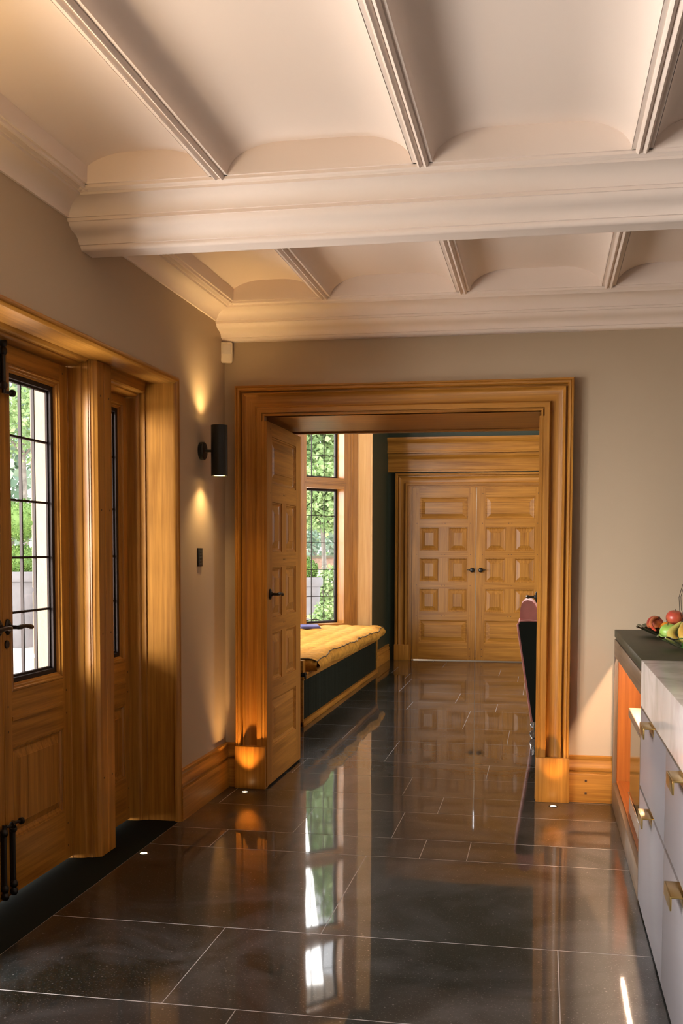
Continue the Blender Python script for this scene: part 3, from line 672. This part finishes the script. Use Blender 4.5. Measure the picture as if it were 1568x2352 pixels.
q = MB(); q.cbox(-.024, .024, -.0245, -.018, -.012, .044, .004); q.cbox(-.005, .005, -.0235, -.02, .048, .052, .001); q.build('lens', plain('sensor_lens', (.66, .58, .50), .25), b)
for i, (x, y, lab, p) in enumerate(((-1.654, 5.752, 'small round floor uplight glowing before the left plinth block', 26), (-1.766, 4.49, 'small round floor uplight glowing beside the oak mullion post', 2), (.067, 5.748, 'small round floor uplight glowing before the right plinth block', 14))):
    r = empty('floor_uplight', (x, y, 0)); tag(r, lab, 'floor light', 'floor uplights')
    q = MB(); q.lathe((0, 0, 0), [(.0155, .0004), (.019, .0025), (.024, .002), (.026, .0004)], 32); q.m = q.m[:-2]; q.f = q.f[:-2]; q.build('trim_ring', BLACK, r)
    q = MB(); q.lathe((0, 0, 0), [(0, .0012), (.0155, .0012)], 32); q.m = q.m[:-1]; q.f = q.f[:-1]; q.build('lens', emis('uplight_face', (1, .72, .38), 12), r)
    spot('uplight_beam', (x, y, .006), (x, y+.10, 2.5), p, 70, 1, (1, .56, .20), .010)

# ------------------------------------------------------------------ kitchen island: open walnut end, dark top
CX = .38
iu = empty('shelf_unit', (.74, 5.06, 0)); tag(iu, 'walnut open shelf unit with dark worktop and lit niche against the back wall', 'shelf unit')
def LI(o): o.location = (-.74, -5.06, 0); return o
q = MB(); q.cbox(CX, 1.1, 4.245, 5.872, .912, .952, .003); LI(q.build('worktop', DARKTOP, iu))
q = MB(); q.box(CX+.006, 1.09, 4.26, 5.865, .902, .912); LI(q.build('shadow_gap', GAP, iu))
q = MB(); q.cbox(CX, CX+.022, 4.245, 5.868, .812, .902, .002); LI(q.build('top_rail', WYd, iu))
q = MB(); q.cbox(CX, CX+.022, 5.845, 5.868, .0, .812, .002); LI(q.build('post', WZd, iu)); q = MB(); q.cbox(CX, CX+.022, 4.245, 4.262, .0, .812, .002); LI(q.build('post', WZd, iu))
q = MB(); q.cbox(CX, CX+.022, 4.262, 5.845, .0, .122, .002); LI(q.build('bottom_rail', WYd, iu))
q = MB()
q.box(CX+.022, 1.08, 5.848, 5.865, .05, .90, 0); q.box(CX+.022, 1.08, 4.25, 4.26, .05, .90, 0)   # ends
q.box(1.0, 1.02, 4.26, 5.848, .05, .90, 0)                                                # back of the niche
LI(q.build('niche_lining', TZ, iu))
q = MB(); q.box(CX+.022, 1.0, 4.26, 5.848, .110, .130, 0); LI(q.build('niche_floor', TY, iu))
q = MB(); q.cbox(CX+.024, 1.0, 4.262, 5.13, .612, .636, .002); LI(q.build('shelf', TY, iu))
q = MB(); q.cbox(CX+.0225, CX+.030, 4.262, 5.132, .597, .634, .001); LI(q.build('shelf_lip', WYd, iu))
DG = plain('dark_green_glass', (.02, .03, .012), .15)
q = MB(); q.box(CX+.034, 1.0, 5.10, 5.125, .24, .612); q.box(CX+.034, CX+.05, 4.262, 5.10, .24, .612); LI(q.build('wine_cooler_front', DG, iu))
LED = emis('led_strip', (1, .68, .46), 460)
q = MB(); q.box(CX+.050, CX+.058, 4.30, 5.60, .870, .874); LI(q.build('led_strip', LED, iu))
q = MB(); q.box(CX+.046, CX+.062, 4.29, 5.61, .874, .902); LI(q.build('led_channel', CHROME, iu))
tr = empty('tray', (.70, 4.73, .131)); tag(tr, 'shallow tray with a pale metal rim on the niche floor', 'tray')
q = MB(); q.cbox(-.285, .25, -.44, .44, .0, .085, .004); q.build('box', plain('pale_tray', (.30, .22, .16), .4), tr)
q = MB(); q.cbox(-.290, -.275, -.445, .445, .085, .095, .002); q.cbox(-.290, .25, .435, .445, .085, .095, .002); q.build('rim', CHROME, tr)

# drawer run with marble top
dr = empty('drawer_cabinet', (.74, 3.3, 0)); tag(dr, 'grey lacquered drawer cabinet with brass pulls in the right foreground', 'cabinet')
def LD(o): o.location = (-.74, -3.3, 0); return o
q = MB(); q.box(CX+.022, 1.1, 1.9, 4.240, 0, .772); LD(q.build('carcass', LAV, dr))
q = MB(); q.cbox(CX+.004, CX+.020, 1.9, 4.240, .764, .775, .001); q.cbox(CX+.008, CX+.021, 1.9, 4.240, .452, .460, .001); LD(q.build('brass_channel', BRASS, dr))
ys = [4.238, 3.392, 2.545, 1.70]
for a, b in zip(ys, ys[1:]):
    for z0, z1 in ((.012, .449), (.463, .763)):
        d = MB(); d.cbox(CX, CX+.020, b+.0015, a-.0015, z0, z1, .0015); df = LD(d.build('drawer_front', LAV, dr))
        c = (a+b)/2+.005
        h = MB(); h.cbox(CX-.034, CX+.010, c-.072, c+.072, z1-.002, z1+.0025, .001); h.cbox(CX-.036, CX-.031, c-.072, c+.072, z1-.036, z1+.0025, .001)
        h.cbox(CX-.0015, CX, c-.072, c+.072, z1-.028, z1, .0004)
        ho = h.build('pull_handle', BRASS, df)
mt = MB(); mt.cbox(CX-.002, 1.15, 1.6, 4.243, .776, .9525, .0025)
tag(mt.build('marble_worktop', MARBLE), 'thick pale marble worktop slab on the grey drawer cabinet', 'worktop')

# ------------------------------------------------------------------ fruit on the dark worktop
def scallop(name, c, r, h, mat, label, n=14, th=.006):
    seg = 112; prof = [(.40, 0), (.45, .004), (.70, .35), (.92, .85), (1.0, 1.0)]
    b = MB(); R_ = []
    def pt(k, f, t, off):
        a = 2*PI*k/seg; wob = 1+.05*f*f*abs(math.sin(n*a/2)); return (r*(f*wob)*math.cos(a), r*(f*wob)*math.sin(a), h*t+off+.006*math.sin(n*a)*f**3*.6)
    for f, t in prof: R_.append([pt(k, f, t, 0) for k in range(seg)])
    for f, t in reversed(prof): R_.append([pt(k, f*.975, t, th) for k in range(seg)])
    for a, bb in zip(R_, R_[1:]):
        for k in range(seg): b.add([a[k], a[(k+1) % seg], bb[(k+1) % seg], bb[k]], [(0, 1, 2, 3)])
    b.add(R_[0], [tuple(range(seg))[::-1]]); b.add(R_[-1], [tuple(range(seg))])
    return tag(b.build(name, mat, loc=c), label, 'dish')
scallop('glass_platter', (.655, 5.46, .952), .19, .045, SMOKE, 'dark smoked glass platter of apples and oranges nearer the wall')
scallop('glass_bowl', (.675, 4.76, .952), .18, .052, CUTG, 'clear scalloped glass bowl of bananas and a green apple')
def fruitm(name, cols, scale, rough=.35, stretch=(1, 1, 1)):
    m, t, b = nt(name); tc = N(t, 'ShaderNodeTexCoord'); mp = N(t, 'ShaderNodeMapping'); mp.inputs['Scale'].default_value = stretch
    n = N(t, 'ShaderNodeTexNoise'); n.inputs['Scale'].default_value = scale; n.inputs['Detail'].default_value = 4
    r = N(t, 'ShaderNodeValToRGB'); r.color_ramp.elements[0].color = (*cols[0], 1); r.color_ramp.elements[1].color = (*cols[-1], 1)
    r.color_ramp.elements[0].position = .38; r.color_ramp.elements[1].position = .62
    t.links.new(tc.outputs['Object'], mp.inputs[0]); t.links.new(mp.outputs[0], n.inputs[0]); t.links.new(n.outputs[0], r.inputs[0]); t.links.new(r.outputs[0], b.inputs['Base Color'])
    b.inputs['Roughness'].default_value = rough; b.inputs['Coat Weight'].default_value = .2; return m
APR = fruitm('apple_red_streak', [(.30, .02, .03), (.62, .20, .06)], 22, stretch=(1, 1, .35)); APO = fruitm('apple_orange_red', [(.50, .06, .04), (.62, .16, .06)], 9)
APG = fruitm('apple_green', [(.25, .48, .06), (.40, .60, .14)], 10); ORG = plain('orange_peel', (.75, .26, .02), .45, bump=.25, bscale=400)
BAN = fruitm('banana_peel', [(.62, .36, .06), (.62, .50, .10)], 16); BANG = fruitm('banana_ripening', [(.50, .33, .05), (.55, .55, .14)], 12); BRN = plain('dry_stem', (.05, .03, .015), .8)
def apple(name, c, r, mat, label, tilt=(.3, .2, 0), cat='apple'):
    o = empty(name, c); tag(o, label, cat, None)
    b = MB(); b.sphere((0, 0, 0), r, seg=32, sc=(1.06, 1.06, .95), fn=lambda x, y, z: 1-.30*max(0, z-.80)*5*.5-.16*max(0, -z-.82)*3+.012*math.cos(5*math.atan2(y, x))*max(0, -z))
    b.build('flesh', mat, o, smooth=80); s_ = MB(); s_.tube([(0, 0, r*.62), (.001, 0, r*.9), (.004, .002, r*1.12)], [.0022, .0016, .002], 8); s_.build('stem', BRN, o); o.rotation_euler = tilt; return o
apple('apple', (.545, 5.42, 1.015), .040, APR, 'red and yellow streaked apple at the left end of the dark platter', (.6, .5, 0))
apple('apple', (.640, 5.44, 1.046), .041, APO, 'orange-red apple on top of the fruit in the dark platter', (.2, -.2, 1))
apple('apple', (.720, 5.50, 1.012), .038, APR, 'dark red apple at the right of the dark platter, mostly cut off', (.1, .2, 2))
apple('apple', (.545, 4.84, 1.022), .037, APG, 'green apple at the left of the clear glass bowl', (.3, -.2, 0))
for c, l in (((.595, 5.37, .998), 'orange lying under the orange-red apple, nearer the camera'), ((.660, 5.36, .998), 'orange in the dark platter beside the bananas'),):
    o = empty('orange', c); tag(o, l, 'orange'); b = MB(); b.sphere((0, 0, 0), .034, seg=32, sc=(1, 1, .94)); b.build('peel', ORG, o, smooth=80); q = MB(); q.sphere((0, 0, .0315), .003, seg=8); q.build('stem_button', BRN, o)
def curve_fruit(name, pts, rad, mat, label, cat, tip=True, sq=5):
    c = Vector(pts[0]); P_ = [Vector(p) for p in pts]
    # smooth the polyline
    out = []; R_ = []; n = len(P_)
    for i in range(n-1):
        for k in range(5):
            t = k/5; p0, p1, p2, p3 = P_[max(i-1, 0)], P_[i], P_[i+1], P_[min(i+2, n-1)]
            out.append(.5*((2*p1)+(-p0+p2)*t+(2*p0-5*p1+4*p2-p3)*t*t+(-p0+3*p1-3*p2+p3)*t**3)-c); R_.append(rad[i]+(rad[i+1]-rad[i])*t)
    out.append(P_[-1]-c); R_.append(rad[-1])
    o = empty(name, c); tag(o, label, cat); b = MB(); b.tube(out, R_, 10); b.build('flesh', mat, o, smooth=50)
    q = MB(); q.tube([out[0], out[0]+(out[0]-out[1]).normalized()*.012], [rad[0]*.9, rad[0]*.7], 8); q.build('stem', BRN, o)
    return o
curve_fruit('banana', [(.590, 4.78, 1.066), (.566, 4.765, 1.046), (.545, 4.745, 1.022), (.550, 4.72, 1.001), (.578, 4.70, .990)], [.006, .013, .019, .018, .007], BANG, 'greenish yellow banana lying against the green apple', 'banana')
curve_fruit('banana', [(.596, 4.76, 1.066), (.590, 4.72, 1.052), (.583, 4.685, 1.030), (.592, 4.66, 1.004), (.622, 4.645, .989)], [.006, .013, .019, .018, .007], BAN, 'yellow banana with brown flecks at the front of the glass bowl', 'banana')
curve_fruit('red_pepper', [(.555, 5.40, 1.048), (.532, 5.38, 1.044), (.517, 5.35, 1.024), (.522, 5.31, 1.004), (.535, 5.28, .992)], [.005, .009, .009, .008, .004], fruitm('red_pepper_skin', [(.5, .06, .03), (.62, .22, .08)], 14), 'slim red pepper curling over the rim of the dark platter', 'pepper')
o = empty('lime_leaf', (.585, 4.70, .978)); o.name = 'lime'; tag(o, 'green lime under the bananas in the glass bowl', 'lime'); b = MB(); b.sphere((.03, -.01, -.003), .026, seg=24, sc=(1.3, 1, .9)); b.build('peel', plain('lime_peel', (.08, .38, .04), .35), o, smooth=80)
wr = empty('wire_stand', (.733, 5.10, .952)); tag(wr, 'thin dark wire fruit holder cut off by the right picture edge', 'wire holder')
b = MB()
for k in range(12):
    a = 2*PI*k/12; b.tube([(.055*math.cos(a), .055*math.sin(a), .002), (.085*math.cos(a), .085*math.sin(a), .07), (.112*math.cos(a), .112*math.sin(a), .15), (.116*math.cos(a), .116*math.sin(a), .21), (.10*math.cos(a), .10*math.sin(a), .27), (.06*math.cos(a), .06*math.sin(a), .315), (.0, .0, .335)], .0013, 6)
b.build('cage', IRON, wr); q = MB(); q.tube([(.055*math.cos(t*PI/12), .055*math.sin(t*PI/12), .003) for t in range(24)], .002, 6, closed=True); q.build('base_ring', IRON, wr)

# ------------------------------------------------------------------ garden
st(MB().box(-40, -2.3, -20, 60, -.20, -.15).build('ground', PAVE), 'pale stone paving of the terrace', 'paving')
def crown(mb, c, r, n, size, sc=(1, 1, 1), droop=0, shell=.55, rnd=random):
    for _ in range(n):
        while True:
            d = Vector((rnd.uniform(-1, 1), rnd.uniform(-1, 1), rnd.uniform(-1, 1)))
            if shell < d.length < 1: break
        k = r*(1+.12*math.sin(d.x*7+c[0])*math.cos(d.z*6+d.y*5))
        p = Vector((c[0]+d.x*k*sc[0], c[1]+d.y*k*sc[1], c[2]+d.z*k*sc[2]))
        a = Vector((rnd.gauss(0, 1), rnd.gauss(0, 1), rnd.gauss(0, .6)-droop)).normalized(); b = a.cross(Vector((rnd.gauss(0, 1), rnd.gauss(0, 1), rnd.gauss(0, 1)))).normalized()
        s_ = size*rnd.uniform(.6, 1.3); w = b*s_*.32
        mb.add([p, p+a*s_*.5+w, p+a*s_, p+a*s_*.5-w], [(0, 1, 2, 3)])
def tree(name, label, cat, x, y, z0, th, cr, lm, n, size, trunk=.12, shape=(1, 1, 1), droop=0, group=None):
    o = empty(name, (x, y, z0)); tag(o, label, cat, group)
    rn = random.Random(hash((round(x, 2), round(y, 2))) % 9999)
    t = MB(); t.tube([(0, 0, 0), (.03, 0, th*.5), (-.02, .02, th), (0, 0, th+cr*.6)], [trunk, trunk*.85, trunk*.7, trunk*.3], 10)
    for k in range(6):
        a = k*1.05; t.tube([(0, 0, th), (cr*.45*math.cos(a), cr*.45*math.sin(a), th+cr*.5)], [trunk*.4, trunk*.12], 6)
    t.build('trunk', BARK, o)
    c = MB(); crown(c, (0, 0, th+cr*shape[2]*.9), cr, n, size, shape, droop, .35, rn)
    for k in range(7):
        a = rn.uniform(0, 6.28); crown(c, (cr*.6*math.cos(a)*shape[0], cr*.6*math.sin(a)*shape[1], th+cr*shape[2]*(.9+rn.uniform(-.6, .6))), cr*.5, n//8, size, (1, 1, 1), droop, .2, rn)
    c.build('crown', lm, o, smooth=0); return o
def pot(par, r, h, mat=POT):
    b = MB(); b.lathe((0, 0, 0), [(r*.70, 0), (r*.74, .02), (r*.98, h*.86), (r*1.10, h*.87), (r*1.14, h*.90), (r*1.14, h*.97), (r*1.08, h), (r*.98, h), (r*.95, h*.94)], 40); b.build('planter', mat, par)
def topiary(name, label, x, y, pr, ph, balls, lm=BOXL):
    o = empty(name, (x, y, -.15)); tag(o, label, 'potted plant'); pot(o, pr, ph)
    rn = random.Random(int(abs(x*100)))
    t = MB(); t.tube([(0, 0, ph*.9), (0, 0, balls[-1][0])], .03); t.build('trunk', BARK, o)
    for z, r in balls:
        c = MB(); c.sphere((0, 0, z), r*.9, seg=24); crown(c, (0, 0, z), r, 2600, .035, (1, 1, 1), 0, .9, rn); c.build('clipped_ball', lm, o, smooth=0)
    return o
# seen through the french doors (sight lines run to about x = -.52 y)
topiary('potted_topiary', 'tall grey planter with stacked clipped box balls outside the glazed doors', -7.98, 15.3, .36, 1.17, [(1.34, .24), (1.95, .32)])
topiary('potted_topiary', 'grey urn with a clipped box ball outside the bay window', -3.75, 16.6, .24, 1.08, [(1.20, .18)])
def bush(name, label, x, y, r, h, lm, n=1800, size=.09):
    o = empty(name, (x, y, -.15)); tag(o, label, 'shrub'); rn = random.Random(int(abs(x*77+y)))
    s_ = MB()
    for k in range(14): a = rn.uniform(0, 6.28); s_.tube([(0, 0, 0), (r*.5*math.cos(a), r*.5*math.sin(a), h*.7)], .012, 5)
    s_.build('stems', BARK, o); c = MB(); crown(c, (0, 0, h*.5), 1, n, size, (r, r, h*.5), 0, .3, rn); c.build('foliage', lm, o, smooth=0)
bush('flowering_shrub', 'pale blue flowering shrub beside the grey planter', -7.25, 15.4, .30, 1.0, FLOWR, 1200, .06)
o = empty('stone_finial', (-6.9, 14.6, -.15)); tag(o, 'pale rounded stone on a low pillar beside the glazed doors', 'stone ornament')
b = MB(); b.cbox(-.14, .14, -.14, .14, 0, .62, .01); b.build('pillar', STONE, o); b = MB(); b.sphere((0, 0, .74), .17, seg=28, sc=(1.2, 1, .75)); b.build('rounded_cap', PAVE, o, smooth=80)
CL = 'pale drooping conifer rising beyond the terrace'
tree('conifer', 'pale drooping conifer straight behind the planter, seen through the doors', 'tree', -13.4, 25.2, -.15, .8, 2.2, CONIF, 2600, .30, .16, (1, 1, 2.4), 1.2)
tree('birch_tree', 'slim birch with pale trunk in front of the conifer', 'tree', -10.45, 20.2, -.15, 3.4, 1.0, LEAF, 1500, .12, .07, (1, 1, 1.6), .4)
# seen through the bay window (sight lines run to about x = -.21 y)
tree('young_tree', 'young leafy tree with pale straight trunk outside the bay window', 'tree', -4.30, 20.6, -.15, 1.95, .80, LEAF, 5200, .11, .06, (1, 1, .75), .2)
tree('garden_tree', 'tall leafy tree far behind the young tree', 'tree', -7.6, 34.6, -.15, 2.0, 3.0, LEAF, 9000, .24, .2, (1, 1, 1.6), .2)
tree('garden_tree', 'grey-green tree farthest away, behind the tall leafy tree', 'tree', -9.0, 45, -.15, 1.6, 3.4, CONIF, 6000, .30, .2, (1, 1, 1.6), .3)
bw = empty('garden_wall', (-6, 27, -.15)); tag(bw, 'low red brick garden wall with pale coping beyond the lawn', 'garden wall')
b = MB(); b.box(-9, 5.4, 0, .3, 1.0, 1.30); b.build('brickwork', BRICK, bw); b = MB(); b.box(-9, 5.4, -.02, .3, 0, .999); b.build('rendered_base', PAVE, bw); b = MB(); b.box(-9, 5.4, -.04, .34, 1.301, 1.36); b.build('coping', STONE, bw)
hd = empty('hedge', (-6, 29, -.15)); tag(hd, 'grey-green clipped hedge behind the brick wall', 'hedge'); b = MB(); crown(b, (0, 0, 1.5), 1, 16000, .16, (9, .9, 1.5), 0, .2); b.build('foliage', CONIF, hd, smooth=0)
lw = MB().box(-24, -2.6, 21.5, 27, -.15, -.12); st(lw.build('ground', GRASS), 'green lawn in front of the brick wall', 'lawn')
bush('shrub', 'light green shrub right of the urn, seen through the bay window', -3.66, 18.3, .42, 1.25, LEAF, 2600, .08)
bush('shrub', 'low light green shrub at the foot of the urn', -3.05, 15.2, .34, .78, LEAF, 2000, .07)
for base, grp in (('apple', 'apples on the dark worktop'), ('banana', 'bananas in the glass bowl'), ('orange', 'oranges in the dark platter'), ('wall_sconce', 'cylinder wall lights beside the glazed doors'),
                  ('potted_topiary', 'clipped box plants in pots outside'), ('shrub', 'shrubs outside the bay window'), ('garden_tree', 'trees behind the brick wall')):
    for o in COL.objects:
        if o.parent is None and o.name.split('.')[0] == base: o['group'] = grp
